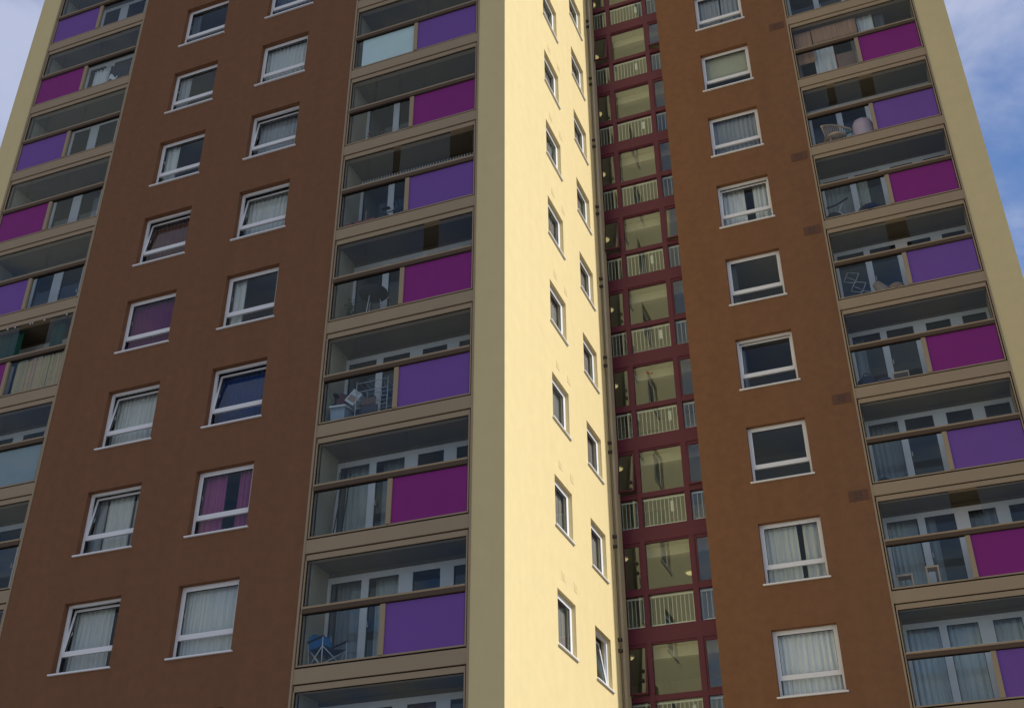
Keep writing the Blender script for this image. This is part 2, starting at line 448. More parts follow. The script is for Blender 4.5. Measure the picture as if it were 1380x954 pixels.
def dpane_mb(mirror):
    b = MB(); x0, x1 = .10, BW - .10
    for a, c in ((.075,.80),(.97,1.66),(1.98,2.60),(2.90,3.50)):
        a, c = (x0 + a, x0 + c) if not mirror else (x1 - c, x1 - a)
        b.face([(a, D + .02, .09), (c, D + .02, .09), (c, D + .02, 2.03), (a, D + .02, 2.03)], 'glass')
    return b
mesh_cache = {}
def cached(key, fn):
    if key not in mesh_cache: mesh_cache[key] = fn()
    return mesh_cache[key]
def handrail_mb():
    b = MB()
    b.box(.114, BW - .114, .028, .09, 1.066, 1.084, 'gap'); b.box(.105, BW - .105, -.018, .10, 1.084, 1.180, 'rail'); b.box(.105, BW - .105, -.021, .10, 1.183, 1.228, 'beige')
    return b
gaps = {('B',3): [(2.42,2.80)], ('B',4): [(1.47,1.66),(3.02,3.62)], ('R',6): [(.80,1.02),(1.75,2.13)], ('R',4): [(1.62,2.16)], ('R',1): [(1.72,2.36)],
        ('A',3): [(1.9,2.9)]}
nb = 0
def make_balcony(bay, k):
    X, Y, mir = {'A': (-15.87, 0, True), 'B': (-4.48, 0, False), 'R': (6.52, YW, False)}[bay]
    o = link('balcony', cached(('b', mir), lambda: balcony_mb(mir).mesh('balcony')), tower, (X, Y, zf(k)))
    link('recess', cached('shell', lambda: shell_mb().mesh('recess')), o)
    link('door_frame', cached(('d', mir), lambda: doors_mb(mir).mesh('door_frame')), o)
    link('door_pane', cached(('dp', mir), lambda: dpane_mb(mir).mesh('door_pane')), o)
    hr = link('handrail', cached('rail', lambda: handrail_mb().mesh('handrail')), o); bevel(hr, .006)
    fx = (lambda a, c: (a, c)) if not mir else (lambda a, c: (BW - c, BW - a))
    link('post', cached(('p', mir), lambda: MB().box(*fx(1.865, 1.975), .0, .09, .05, 1.064, 'beige').mesh('post')), o)
    pm = 'purple' if k % 2 == 0 else 'magenta'
    link('infill_panel', cached(('ip', mir, pm), lambda: MB().box(*fx(1.977, BW - .118), .03, .045, .052, 1.064, pm).mesh('infill_panel')), o)
    a, c = fx(.118, 1.863)
    link('glass_panel', cached(('gp', mir), lambda: MB().face([(a,.05,.05),(c,.05,.05),(c,.05,1.084),(a,.05,1.084)], 'bglass').mesh('glass_panel')), o)
    # sliding panes above the rail, with the gaps residents have opened
    spans = []; s = .12
    for g0, g1 in gaps.get((bay, k), []): spans.append((s, g0)); s = g1
    spans.append((s, BW - .12))
    for s0, s1 in spans:
        n = max(1, round((s1 - s0) / .72)); w = (s1 - s0) / n
        for i in range(n):
            p = s0 + i * w + .004
            q = MB(); yy = .05 + .004 * (i % 2)
            q.face([(0,0,0),(w-.008,0,0),(w-.008,0,1.0),(0,0,1.0)], 'bglass')
            q.box(0, w - .008, -.006, .012, -.002, .022, 'grey'); q.box(0, w - .008, -.006, .012, .985, 1.0, 'gap')
            key = ('sp', round(w, 3))
            link('sliding_pane', cached(key, lambda: q.mesh('sliding_pane')), o, (p, yy, 1.23))
    return o
KBA, KBB, KBR = range(-1, 11), range(-2, 9), range(-2, 10)
for k in KBA: make_balcony('A', k)
for k in KBB: make_balcony('B', k)
for k in KBR: make_balcony('R', k)
# plain bay walls above and below the balconies in view
b = MB()
for X, Y, ks in ((-15.87, 0, KBA), (-4.48, 0, KBB), (6.52, YW, KBR)):
    b.box(X, X + BW, Y, Y + .3, 0, zf(ks[0]) - .475, 'beige'); b.box(X, X + BW, Y, Y + .3, zf(ks[-1]) + PN - .02, TOP, 'beige')
b.obj('bay_wall', tower)

# ------------------------------------------------------------------ glazed stair
XM = [(-.06, .0), (.49, .62), (1.79, 1.94), (2.38, 2.44)]
def glz_mb():
    b = MB()
    b.box(-.06, 2.44, 0, .16, -.385, .0, 'maroon')
    for a, c in XM: b.box(a, c, .0, .14, 0, 2.315, 'maroon')
    for (a, c), (d, e) in zip(XM, XM[1:]):
        b.box(c, d, .006, .13, .87, 1.01, 'maroon'); b.box(c, d, .02, .12, 2.27, 2.315, 'maroon'); b.box(c, d, .02, .12, 0, .03, 'maroon')
    return b
def sash_stair(W, Hh):
    b = MB(); w = .045
    b.box(0, w, -.01, .04, 0, Hh, 'maroon'); b.box(W-w, W, -.01, .04, 0, Hh, 'maroon'); b.box(w, W-w, -.01, .04, 0, w, 'maroon'); b.box(w, W-w, -.01, .04, Hh-w, Hh, 'maroon')
    return b
def balus_mb(a, c):
    b = MB(); y = .12
    b.box(a, c, y - .02, y + .02, .80, .835, 'balus'); b.box(a, c, y - .015, y + .015, .06, .09, 'balus')
    n = int((c - a) / .112)
    for i in range(n + 1):
        x = a + .03 + (c - a - .06) * i / n
        b.box(x - .0065, x + .0065, y - .0065, y + .0065, .09, .80, 'balus')
    return b
def lobby_mb():
    b = MB()
    b.inbox(-1.3, 2.43, .165, 3.4, -.10, 2.30, 'lobby', 'f', floor='floor', ceil='lobby')
    b.box(-.45, .45, 3.33, 3.395, -.1, 1.95, 'dado'); b.box(.555, 2.425, .42, .60, 2.02, 2.295, 'lobby'); b.box(1.2, 2.0, 3.34, 3.395, -.1, 1.95, 'white')
    return b
open1 = {1: .0, 2: .17, 3: 0, 4: .0, 5: .18, 6: 0, 7: 0, 8: .17, 9: 0, 0: .12, 10: .0}
open3 = {5: .10, 8: .16, 2: .06}
for k in range(-1, 11):
    z = zf(k) + .1
    o = link('stair_glazing', cached('glz', lambda: glz_mb().mesh('stair_glazing')), tower, (0, YG, z))
    link('lobby', cached('lobby', lambda: lobby_mb().mesh('lobby')), o)
    for i, ((a, c), (d, e)) in enumerate(zip(XM, XM[1:])):
        link('pane', cached(('gl', i), lambda: MB().face([(c,.06,.03),(d,.06,.03),(d,.06,.87),(c,.06,.87)], 'sglass').mesh('pane')), o)
        link('balustrade', cached(('bl', i), lambda: balus_mb(c + .01, d - .01).mesh('balustrade')), o)
        if i == 1:
            link('pane', cached(('gu', i), lambda: MB().face([(c,.06,1.01),(d,.06,1.01),(d,.06,2.27),(c,.06,2.27)], 'sglass').mesh('pane')), o)
        else:
            t = (open1 if i == 0 else open3).get(k, 0)
            W, Hs = d - c - .01, 1.25
            # top-hung: pivot at the head, bottom swings out
            link('sash', cached(('ss', i), lambda: sash_stair(W, Hs).mesh('sash')), o, (c + .005, .03 - Hs * math.sin(t), 1.015 + Hs * (1 - math.cos(t))), (-t, 0, 0))
            link('pane', cached(('sp2', i), lambda: MB().face([(.04,0,.04),(W-.04,0,.04),(W-.04,0,Hs-.04),(.04,0,Hs-.04)], 'sglass').mesh('pane')), o,
                 (c + .005, .045 - Hs * math.sin(t), 1.015 + Hs * (1 - math.cos(t))), (-t, 0, 0))
    if k not in (-1, 1, 6):
        px = 1.50 - .07 * (k % 3)
        link('rail_plate', cached('rp', lambda: MB().box(0, .085, -.006, .006, 0, .30, 'balus').mesh('rail_plate')), o, (px, .15, .42))
    def lamp():
        b = MB(); b.lathe((0,0,0), [(.0,-.09),(.05,-.085),(.10,-.06),(.125,-.025),(.13,0)], 'lamp', 18); b.lathe((0,0,0), [(.13,-.03),(.145,-.025),(.145,0)], 'white', 18)
        return b.mesh('ceiling_lamp')
    link('ceiling_lamp', cached('lamp', lamp), o, (-.22, .86, 2.297))
    if k == 1: link('ceiling_lamp', mesh_cache['lamp'], o, (1.22, 2.5, 2.297))

# ------------------------------------------------------------------ pipes and vents
b = MB()
b.tube((.09, 7.66, 0), (.09, 7.66, TOP - .3), .05, 'pipe', 14)
b.box(-.02, .03, 7.85, 8.36, 0, TOP - .012, 'ventc')
b.box(0, .035, 7.36, 7.50, 0, TOP - .01, 'cream')
b.obj('downpipe', tower)
ov = MB(); ov.tube((0,0,0), (.10,0,-.012), .05, 'darkpipe', 12); ov.tube((.101,0,-.012), (.105,0,-.012), .04, 'hole', 12); ovm = ov.mesh('overflow_pipe')
for k in range(-1, 10):
    for dz in (2.0, 2.27): link('overflow_pipe', ovm, tower, (.03, 7.43, zf(k) + dz))
v = MB(); v.box(0, .46, -.012, .02, 0, .28, 'vent')
for i in range(2):
    for j in range(3): v.box(.13 + .11 * i, .21 + .11 * i, -.015, -.0125, .05 + .07 * j, .08 + .07 * j, 'darkpipe')
vm = v.mesh('air_vent')
for k in (2, 3, 5, 6, 8): link('air_vent', vm, tower, (5.98, YW, zf(k) - .39))
v = MB(); v.box(0, .006, 0, .24, 0, .2, 'cream')
for j in range(3):
    v.box(.0065, .009, .03 + .07 * j, .045 + .07 * j, .03, .17, 'ventc')
vcm = v.mesh('wall_vent')
for k in range(0, 7):
    if k in (1, 2, 3, 4, 0, 5, 6):
        link('wall_vent', vcm, tower, (0, 3.38, zf(k) + 2.40)); link('wall_vent', vcm, tower, (0, 4.2, zf(k) + 2.42))

# ------------------------------------------------------------------ things on the balconies
def Pm(name, col, rough=.7, spec=.3, metal=0): return mat(name, col, rough, spec, .08, 8, metal=metal)
steel = Pm('painted_steel', (.55,.58,.60), .4); dark = Pm('dark_plastic', (.025,.025,.03)); bluef = Pm('blue_canvas', (.02,.20,.48)); navy = Pm('navy_canvas', (.02,.03,.07))
wood = Pm('pale_wood', (.58,.44,.31)); terr = Pm('terracotta', (.34,.10,.07)); leaf = Pm('leaf_green', (.06,.10,.04)); flow = Pm('pink_petal', (.45,.20,.22)); wick = Pm('wicker', (.52,.38,.25))
card = Pm('cardboard', (.36,.27,.21)); clear = Pm('clear_tub', (.34,.42,.48), .35); reed = Pm('reed', (.60,.46,.25)); teal = Pm('teal_leaf', (.12,.28,.28)); paper = Pm('white_card', (.62,.66,.66))
BO = {'A': (-15.87, 0), 'B': (-4.48, 0), 'R': (6.52, YW)}
def at(bay, k, u, y, z=0): X, Y = BO[bay]; return (X + u, Y + y, zf(k) + z)

# blue folding camping chair
t = empty('camping_chair', at('B', 0, .50, .45), (0, 0, R(62)))
tag(t, 'blue folding camping chair on the lowest full balcony, purple panel', 'chair')
MB().sheet(lambda a, b: (-.27 + .54*a, .22 + .13*b + .05*math.sin(math.pi*a), .42 + .42*b), 8, 6, bluef).obj('backrest', t).modifiers.new('thick', 'SOLIDIFY').thickness = .012
MB().sheet(lambda a, b: (-.27 + .54*a, -.24 + .46*b, .40 + .05*(abs(2*a-1)) - .03*math.sin(math.pi*b)), 8, 6, navy).obj('seat', t).modifiers.new('thick', 'SOLIDIFY').thickness = .012
fr = MB()
for s in (-1, 1):
    fr.tube((s*.30,.26,0), (s*.27,-.24,.42), .011, steel); fr.tube((s*.30,-.27,0), (s*.27,.22,.42), .011, steel)
    fr.tube((s*.28,.20,.0), (s*.27,.35,.86), .011, steel); fr.tube((s*.28,-.27,.0), (s*.28,-.25,.60), .011, steel)
fr.tube((-.30,-.27,.02), (.27,-.24,.42), .010, steel); fr.tube((.30,-.27,.02), (-.27,-.24,.42), .010, steel); fr.tube((-.30,.26,.02), (.27,.22,.42), .010, steel); fr.tube((.30,.26,.02), (-.27,.22,.42), .010, steel)
fr.obj('frame', t)
for s in (-1, 1): MB().box(s*.28-.03, s*.28+.03, -.27, .30, .60, .618, navy).obj('armrest', t)

# leaning poles
for i, (x0, y0, x1, y1, zt) in enumerate(((.22,.55,.20,.88,1.9), (.34,.50,.30,.90,1.75), (.62,.40,.46,.9,1.85))):
    p = MB(); p.tube((x0,y0,0.01), (x1,y1,zt), .013, dark if i else Pm('grey_pole', (.2,.2,.18)), 8); p.tube((x0,y0,0.01), (x0,y0,.05), .02, dark, 8)
    tag(p.obj('pole', None, at('B', 1, 0, 0)), ['thin grey pole leaning nearest the side wall of the balcony', 'dark pole leaning in the middle of three on balcony', 'dark pole leaning furthest right of three on balcony'][i], 'pole', 'poles leaning in the balcony corner')

# tub with brushes, box, airer
t = empty('storage_tub', at('B', 2, .42, .35)); tag(t, 'clear plastic storage tub on balcony beside the clothes airer', 'tub')
q = MB(); q.lathe((0,0,0), [(.0,.01),(.22,.01),(.26,.46),(.275,.46),(.275,.485),(.25,.48),(.21,.03),(0,.03)], clear, 4, False); o = q.obj('body', t, (0,0,0), (0,0,R(45)))
q = MB(); q.box(-.21,.21,-.20,.20,.43,.47, paper); q.obj('lid', t, (0,0,.02), (R(8),R(4),0))
q = MB(); q.box(-.13,.13,-.11,.11,0,.34, paper); q.box(-.1,.1,-.113,-.1105,.05,.2, card)
tag(bevel(q.obj('carton', None, at('B', 2, .62, .36, .56), (0, R(38), R(10))), .006), 'tilted white carton on top of the clear storage tub', 'box')
q = MB(); q.box(-.10,.10,-.08,.08,0,.30, Pm('dark_red_box', (.12,.05,.05)))
tag(bevel(q.obj('carton', None, at('B', 2, .40, .34, .54), (0, R(20), 0)), .006), 'dark red carton in the storage tub under the white one', 'box')
for i, (u, zt, tilt) in enumerate(((.24, .98, -8), (.31, .72, -14))):
    q = MB(); q.tube((0,0,0), (0,0,zt), .012, dark, 8); q.lathe((0,0,zt), [(0,-.02),(.06,-.015),(.10,.015),(.09,.05),(0,.055)], dark, 16)
    tag(q.obj('plunger', None, at('B', 2, u, .55), (0, R(tilt), 0)), ['tall dark round-headed brush standing against balcony side wall', 'shorter dark round-headed brush behind the storage tub'][i], 'brush', 'brushes standing on the balcony')
q = MB()
for s in (0, .5):
    for x in (0, .78): q.tube((x, s, 0), (x, .5 - s + .0, 1.05) if False else (x, s, 1.05), .011, steel, 8)
for zz in (.15, .36, .57, .78, 1.0):
    for s in (0, .5): q.tube((0, s, zz), (.78, s, zz), .008, steel, 6)
    for j in range(6): q.tube((.06 + .132*j, 0, zz), (.06 + .132*j, .5, zz), .004, steel, 5)
o = q.obj('clothes_airer', None, at('B', 2, .82, .25)); tag(o, 'pale metal tiered clothes airer on purple panel balcony', 'clothes airer')
for j, (zz, w) in enumerate(((.36,.42),(.57,.36))):
    q = MB().sheet(lambda a, b: (.15 + w*a, -.012 - .01*math.sin(9*a), zz + .01 - .2*b), 10, 3, Pm(('dark_towel','brown_towel')[j], ((.08,.08,.10),(.16,.11,.09))[j]))
    o = q.obj('towel', None, at('B', 2, .82, .25)); o.modifiers.new('thick', 'SOLIDIFY').thickness = .01
    tag(o, ('dark towel hung low on the clothes airer','brown towel hung midway on the clothes airer')[j], 'towel')

def plant(name, bay, k, u, y, h, n, fl, label, potm=terr, lm_=leaf, seed=1, pr=.13):
    rnd = random.Random(seed); t = empty(name, at(bay, k, u, y)); tag(t, label, 'plant')
    MB().lathe((0,0,0), [(0,.005),(pr*.7,.005),(pr,.22),(pr*1.08,.22),(pr*1.08,.25),(pr*.9,.25),(pr*.85,.2),(0,.2)], potm, 18).obj('pot', t)
    s = MB(); l = MB(); f = MB()
    for i in range(n):
        a = rnd.uniform(0, 6.28); r = rnd.uniform(.03, .22); hh = h * rnd.uniform(.55, 1)
        p0 = Vector((rnd.uniform(-.05,.05), rnd.uniform(-.05,.05), .2)); p1 = Vector((r*.6*math.cos(a), r*.6*math.sin(a), .2 + (hh-.2)*.6)); p2 = Vector((r*math.cos(a), r*math.sin(a), hh))
        s.path([p0, p1, p2], .005, lm_, 5)
        for j in range(9):
            c = p1.lerp(p2, rnd.random()) if j > 2 else p0.lerp(p1, rnd.random())
            d = Vector((rnd.uniform(-1,1), rnd.uniform(-1,1), rnd.uniform(-.4,.7))).normalized() * rnd.uniform(.05,.09)
            w = d.cross(Vector((rnd.uniform(-1,1),rnd.uniform(-1,1),1))).normalized() * .02
            l.face([c, c + d*.5 + w, c + d, c + d*.5 - w], lm_)
        if i < fl:
            for j in range(6):
                d = Vector((rnd.uniform(-1,1), rnd.uniform(-1,1), rnd.uniform(-1,1))).normalized() * .05; w = d.cross(Vector((.3,.5,1))).normalized() * .022
                f.face([p2, p2 + d*.5 + w, p2 + d, p2 + d*.5 - w], flow)
    s.obj('stem', t); l.obj('foliage', t)
    if fl: f.obj('flower', t)
plant('pot_plant', 'B', 3, .40, .40, .75, 14, 0, 'dark leafy pot plant beside the domed object on balcony', Pm('blue_pot', (.04,.09,.18)), leaf, 3)
plant('pot_plant', 'B', 5, .70, .45, .62, 12, 10, 'pink flowering pot plant in the corner of magenta panel balcony', terr, leaf, 5)
plant('pot_plant', 'R', 6, 1.18, .25, .50, 12, 0, 'bluish green pot plant between rattan chair and pink cover', paper, teal, 9, .10)

# domed dark object with pale crown
t = empty('kettle_barbecue', at('B', 3, .98, .42)); tag(t, 'dark domed barbecue with pale crown on thin legs on balcony', 'barbecue')
MB().lathe((0,0,0), [(0,.66),(.2,.70),(.33,.80),(.34,.82)], dark, 28).obj('bowl', t)
q = MB(); q.lathe((0,0,0), [(.345,.82),(.33,.88),(.24,.97),(.20,.985)], dark, 28); q.lathe((0,0,0), [(.20,.985),(.12,1.01),(0,1.025)], paper, 28); q.obj('lid', t)
for i in range(3):
    a = 2.1*i + .4; MB().tube((.16*math.cos(a), .16*math.sin(a), .69), (.26*math.cos(a), .26*math.sin(a), 0), .012, steel).obj('leg', t)

# terracotta troughs and a bicycle
for i, (u, w) in enumerate(((.20,.26),(.40,.26),(.72,.30))):
    q = MB(); q.box(0,w,0,.18,0,.16,terr,'t'); q.box(-.012,w+.012,-.012,.192,.16,.185,terr,'t'); q.box(.0,w,.0,.18,.13,.14,dark)
    tag(bevel(q.obj('planter', None, at('B', 4, u, .12)), .006), ['leftmost of three red planters behind balcony glass','middle one of three red planters behind balcony glass','rightmost of three red planters behind balcony glass'][i], 'planter', 'red planters on the balcony')
def bicycle(bay, k, u, y, col, label):
    t = empty('bicycle', at(bay, k, u, y)); tag(t, label, 'bicycle')
    for x in (0, .62):
        w = MB(); w.ring((x,0,.30), .28, .018, dark, 'y', 28, 6)
        for j in range(10): w.tube((x,0,.30), (x+.27*math.cos(.63*j),0,.30+.27*math.sin(.63*j)), .0025, steel, 4)
        w.obj('wheel', t)
    f = MB(); f.path([(0,0,.30),(.14,0,.58),(.50,0,.60),(.26,0,.28),(.14,0,.58)], .014, col); f.path([(0,0,.30),(.26,0,.28)], .012, col); f.path([(.62,0,.30),(.50,0,.60),(.48,0,.72)], .013, col); f.tube((.14,0,.58),(.12,0,.70),.012,col); f.obj('frame', t)
    s = MB(); s.box(.02,.24,-.05,.05,.70,.735,dark); bevel(s.obj('saddle', t), .015); hb = MB(); hb.path([(.52,-.2,.73),(.48,-.05,.73),(.48,.05,.73),(.52,.2,.73)], .012, dark); hb.obj('handlebar', t)
bicycle('B', 4, .98, .50, Pm('dark_bike', (.05,.06,.08)), 'small dark bicycle on purple panel balcony above the barbecue')
q = MB()
for i in range(7): q.ring((0,0,-.07*i), .028 - .002*(i%3), .007, wood, 'x' if i%2 else 'y', 10, 5)
q.tube((0,0,.03),(0,0,.12),.003,wood,5)
tag(q.obj('hanging_ornament', None, at('B', 4, .44, .70, .95)), 'small hanging ornament of rings by balcony side wall', 'ornament')
# bird spikes on the rail
for bay, k, u0, u1, lab in (('B', 4, .6, 3.6, 'long row of pale bird spikes along purple panel balcony rail'), ('R', 6, .2, 1.2, 'short row of pale bird spikes along right wing balcony rail')):
    q = MB(); n = int((u1-u0)/.075)
    q.box(u0, u1, .10, .13, 0, .012, paper)
    for i in range(n+1):
        x = u0 + (u1-u0)*i/n; q.tube((x,.115,.01),(x+.012,.115,.20),.011,paper,5,.006)
    tag(q.obj('bird_spike_strip', None, at(bay, k, 0, 0, 1.23)), lab, 'bird spikes')

# frosted screens fixed inside the lower glass, reed screen
for bay, k, u0, u1, m, lab in (('B', 6, .30, 1.85, 'frost', 'pale blue frosted sheet behind the glass of top middle balcony'), ('A', 2, 1.95, 3.60, 'frost2', 'bluish grey frosted sheet filling the far left balcony glass')):
    q = MB(); q.box(u0, u1, .066, .072, .06, 1.07, m)
    tag(bevel(q.obj('frosted_sheet', None, at(bay, k, 0, 0)), .002), lab, 'screen')
q = MB(); rnd = random.Random(4); x = 2.12
while x < 3.62:
    r = rnd.uniform(.006,.011); yy = .095 + rnd.uniform(-.006,.006)
    q.tube((x, yy, .02), (x + rnd.uniform(-.006,.006), yy, 1.04 + rnd.uniform(-.05,.03)), r, Pm('reed_tone', tuple(c*rnd.uniform(.4,1.1) for c in (.60,.46,.25))) if rnd.random() < .12 else reed, 5); x += r*1.9
for zz in (.3,.85): q.tube((2.1,.083,zz),(3.62,.083,zz),.003,wood,5)
tag(q.obj('reed_screen', None, at('A', 3, 0, 0)), 'tan reed screen standing behind far left balcony glass', 'screen')
# little lights along the head
cab = MB(); cab.path([(.4,.016,2.205),(1.9,.016,2.195),(3.6,.016,2.205)], .004, dark, 5)
for u in (1.5,1.75,2.25,2.33,2.72,3.45,.6,1.1): cab.lathe((u,.015,2.19), [(0,-.025),(.018,-.02),(.022,0),(.012,.018),(0,.02)], paper, 10)
tag(cab.obj('light_string', None, at('A', 3, 0, 0)), 'string of small white bulbs along the balcony head', 'string lights')

gdr = cloth('green_tint_gauze', (.03,.10,.07), .3, .3)  # sheets added to stand in for the green tint of the glazing
curtain('tint_sheet', 'tint_sheet', *at('A', 3, 0, .25), .9, 1.88, 1.1, 2.2, gdr, 'dark green sheet standing in for glass tint left of the open pane', 'green tint sheets on the far left balcony')
curtain('tint_sheet', 'tint_sheet', *at('A', 3, 0, .25), 2.85, 3.3, 1.1, 2.2, gdr, 'dark green sheet standing in for glass tint right of the open pane', 'green tint sheets on the far left balcony')
# laundry, far left
for u0, u1, z0, z1, c, lab in ((1.98,2.52,.12,1.02,'brightwhite','crumpled white sheet hung behind far left balcony glass'), (2.55,3.30,.22,1.04,navy,'dark navy cloth hung beside the white sheet')):
    curtain('laundry', 'laundry', *at('A', 7, 0, .30), u0, u1, z0, z1, c, lab, 'washing hung on the balcony', amp=.05)
q = MB(); q.sheet(lambda a, b: (2.66 + .34*a, -.0 - .02*math.sin(8*a), .32 + .14*b*(1+.5*math.sin(5*a)) + .05*math.sin(7*a)), 10, 4, CL['brightwhite']); o = q.obj('laundry', None, at('A', 7, 0, .22)); o.modifiers.new('thick', 'SOLIDIFY').thickness = .01
tag(o, 'small white garment pegged in front of the navy cloth', 'laundry', 'washing hung on the balcony')
q = MB(); q.tube((.12,.30,1.045),(3.65,.30,1.045),.004,dark,5)
tag(q.obj('washing_line', None, at('A', 7, 0, 0)), 'thin washing line across the far left balcony', 'washing line')

def stool(bay, k, u, y, w, d, h, label, cat='stool', group=None, rz=0):
    t = empty('stool', at(bay, k, u, y), (0,0,rz)); tag(t, label, cat, group)
    bevel(MB().box(-w/2, w/2, -d/2, d/2, h-.045, h, wood).obj('seat', t), .006)
    for sx in (-1,1):
        for sy in (-1,1):
            bevel(MB().box(sx*(w/2-.03)-.02, sx*(w/2-.03)+.02, sy*(d/2-.03)-.02, sy*(d/2-.03)+.02, 0, h-.045, wood).obj('leg', t), .004)
    for sy in (-1,1): MB().box(-w/2+.05, w/2-.05, sy*(d/2-.03)-.012, sy*(d/2-.03)+.012, .12, .155, wood).obj('stretcher', t)
stool('R', 1, .38, .42, .40, .30, .44, 'left and lower of two pale wooden stools behind balcony glass', group='wooden stools on the balcony')
stool('R', 1, 1.02, .42, .32, .30, .56, 'right and taller of two pale wooden stools behind balcony glass', group='wooden stools on the balcony')
stool('A', 6, 3.25, .40, .40, .30, .32, 'low wooden stool on the far left purple balcony')
# bag and cabinet
q = MB(); q.lathe((0,0,0), [(0,0),(.22,0),(.27,.12),(.25,.30),(.14,.40),(.05,.43),(0,.42)], navy, 14); q.ring((0,0,.46), .09, .012, navy, 'y', 14, 5)
tag(q.obj('bag', None, at('R', 3, .38, .38)), 'slumped dark bag beside the small cabinet on balcony', 'bag')
q = MB(); q.lathe((0,0,0), [(0,0),(.18,0),(.24,.08),(.20,.20),(.08,.26),(0,.26)], navy, 14); q.ring((0,0,.28), .06, .01, navy, 'y', 14, 5)
tag(q.obj('bag', None, at('R', 3, .78, .30)), 'low dark bag nearest the small cabinet on balcony', 'bag')
q = MB(); q.lathe((0,0,0), [(0,0),(.17,0),(.20,.06),(.16,.14),(.06,.18),(0,.18)], dark, 14); q.ring((0,0,.19), .05, .01, dark, 'y', 14, 5)
tag(q.obj('bag', None, at('R', 2, .33, .25)), 'small flat dark bag alone in its balcony corner', 'bag')
t = empty('cabinet', at('R', 3, 1.22, .40)); tag(t, 'small brown cabinet on magenta panel balcony of right wing', 'cabinet')
bevel(MB().box(-.20,.20,-.15,.15,0,.36,wood).obj('carcass', t), .006); bevel(MB().box(-.17,.17,-.166,-.152,.04,.31,Pm('dark_wood',(.10,.075,.065))).obj('door', t), .004)

# wicker chair, covered chair, folded airer, lamp shade
t = empty('rattan_chair', at('R', 6, .78, .38), (0,0,R(15))); tag(t, 'curved beige rattan chair behind purple panel balcony glass', 'chair')
q = MB()
for i in range(15):
    a = i/14; x = -.42 + .84*a; top = .56 + .26*math.sin(2.6*a + .4) - .12*a
    q.path([(x*.8, -.20 + .12*math.sin(3.1*a), .30), (x*.95, -.24 + .1*math.sin(3.1*a), top)], .016, wick, 6)
q.path([(-.42 + .84*i/14*1.0, -.25 + .1*math.sin(3.1*i/14), .58 + .26*math.sin(2.6*i/14 + .4) - .12*i/14) for i in range(15)], .03, wick, 8)
q.obj('backrest', t)
MB().lathe((0,0,0), [(0,.30),(.33,.30),(.36,.34),(.33,.38),(0,.39)], wick, 24).obj('seat', t)
for i in range(4):
    a = R(45 + 90*i); MB().tube((.26*math.cos(a),.26*math.sin(a),.31),(.32*math.cos(a),.32*math.sin(a),0),.018,wick).obj('leg', t)
pinkm = Pm('pink_floral', (.72,.52,.56))
q = MB().lathe((0,0,0), [(0,.92),(.12,.91),(.24,.84),(.30,.68),(.33,.40),(.36,.02)], pinkm, 28)
for i, vv in enumerate(q.v):
    a = math.atan2(vv[1], vv[0]); s = 1 + .05*math.sin(7*a)*(1 - vv[2]); q.v[i] = (vv[0]*s, vv[1]*s*.8, vv[2])
tag(q.obj('covered_chair', None, at('R', 6, 1.58, .45)), 'chair draped in pale pink floral cover beside white post', 'chair')
q = MB()
for j in range(3):
    x = .30 + .14*j; z0 = .95 - .34*j
    q.path([(x,.3,z0),(x+.28,.3,z0-.10),(x+.14,.3,z0-.38),(x-.14,.3,z0-.28),(x,.3,z0)], .008, steel, 6); q.path([(x-.06,.34,z0-.1),(x+.16,.34,z0-.28)], .006, paper, 6)
tag(q.obj('folding_airer', None, at('R', 4, .1, 0, .05)), 'white wire folding airer in zigzag behind balcony glass', 'clothes airer')
q = MB(); q.lathe((0,0,0), [(.20,0),(.11,.42),(.0,.42)], card, 20)
tag(q.obj('lamp_shade', None, at('R', 4, 1.26, .35, .12), (0, R(-28), 0)), 'tilted pinkish beige lamp shade lying on the balcony', 'lamp shade')
q = MB(); q.lathe((0,0,0), [(0,0),(.22,.0),(.26,.10),(.20,.22),(.0,.25)], Pm('brown_cushion', (.20,.15,.13)), 20)
tag(q.obj('cushion', None, at('R', 4, 1.56, .25)), 'round brown cushion beside the tilted lamp shade', 'cushion')
# exercise frame and dark pouffe, right wing
t = empty('exercise_bike', at('R', 5, .42, .40)); tag(t, 'dark exercise bike with pale struts behind balcony glass', 'exercise bike')
q = MB(); q.path([(-.3,0,.02),(.35,0,.02)], .022, dark); q.path([(-.28,-.18,.02),(-.28,.18,.02)], .022, dark); q.path([(.33,-.18,.02),(.33,.18,.02)], .022, dark); q.path([(-.22,0,.03),(.06,0,.48),(.34,0,.04)], .018, steel); q.path([(.06,0,.48),(.20,0,.74)], .02, steel); q.obj('frame', t)
q = MB(); q.path([(-.25,-.1,.60),(.02,-.05,.68),(.36,-.1,.80)], .026, dark, 8); q.obj('handlebar', t); q = MB(); q.lathe((0,0,0), [(0,.0),(.22,.02),(.22,.08),(0,.10)], dark, 24); q.obj('flywheel', t, (-.1,.04,.24), (R(90),0,0))
q = MB(); q.lathe((0,0,0), [(0,0),(.30,0),(.36,.10),(.33,.24),(.20,.33),(0,.36)], navy, 24)
tag(q.obj('pouffe', None, at('R', 5, 1.32, .34)), 'round dark pouffe beside the exercise bike on balcony', 'pouffe')
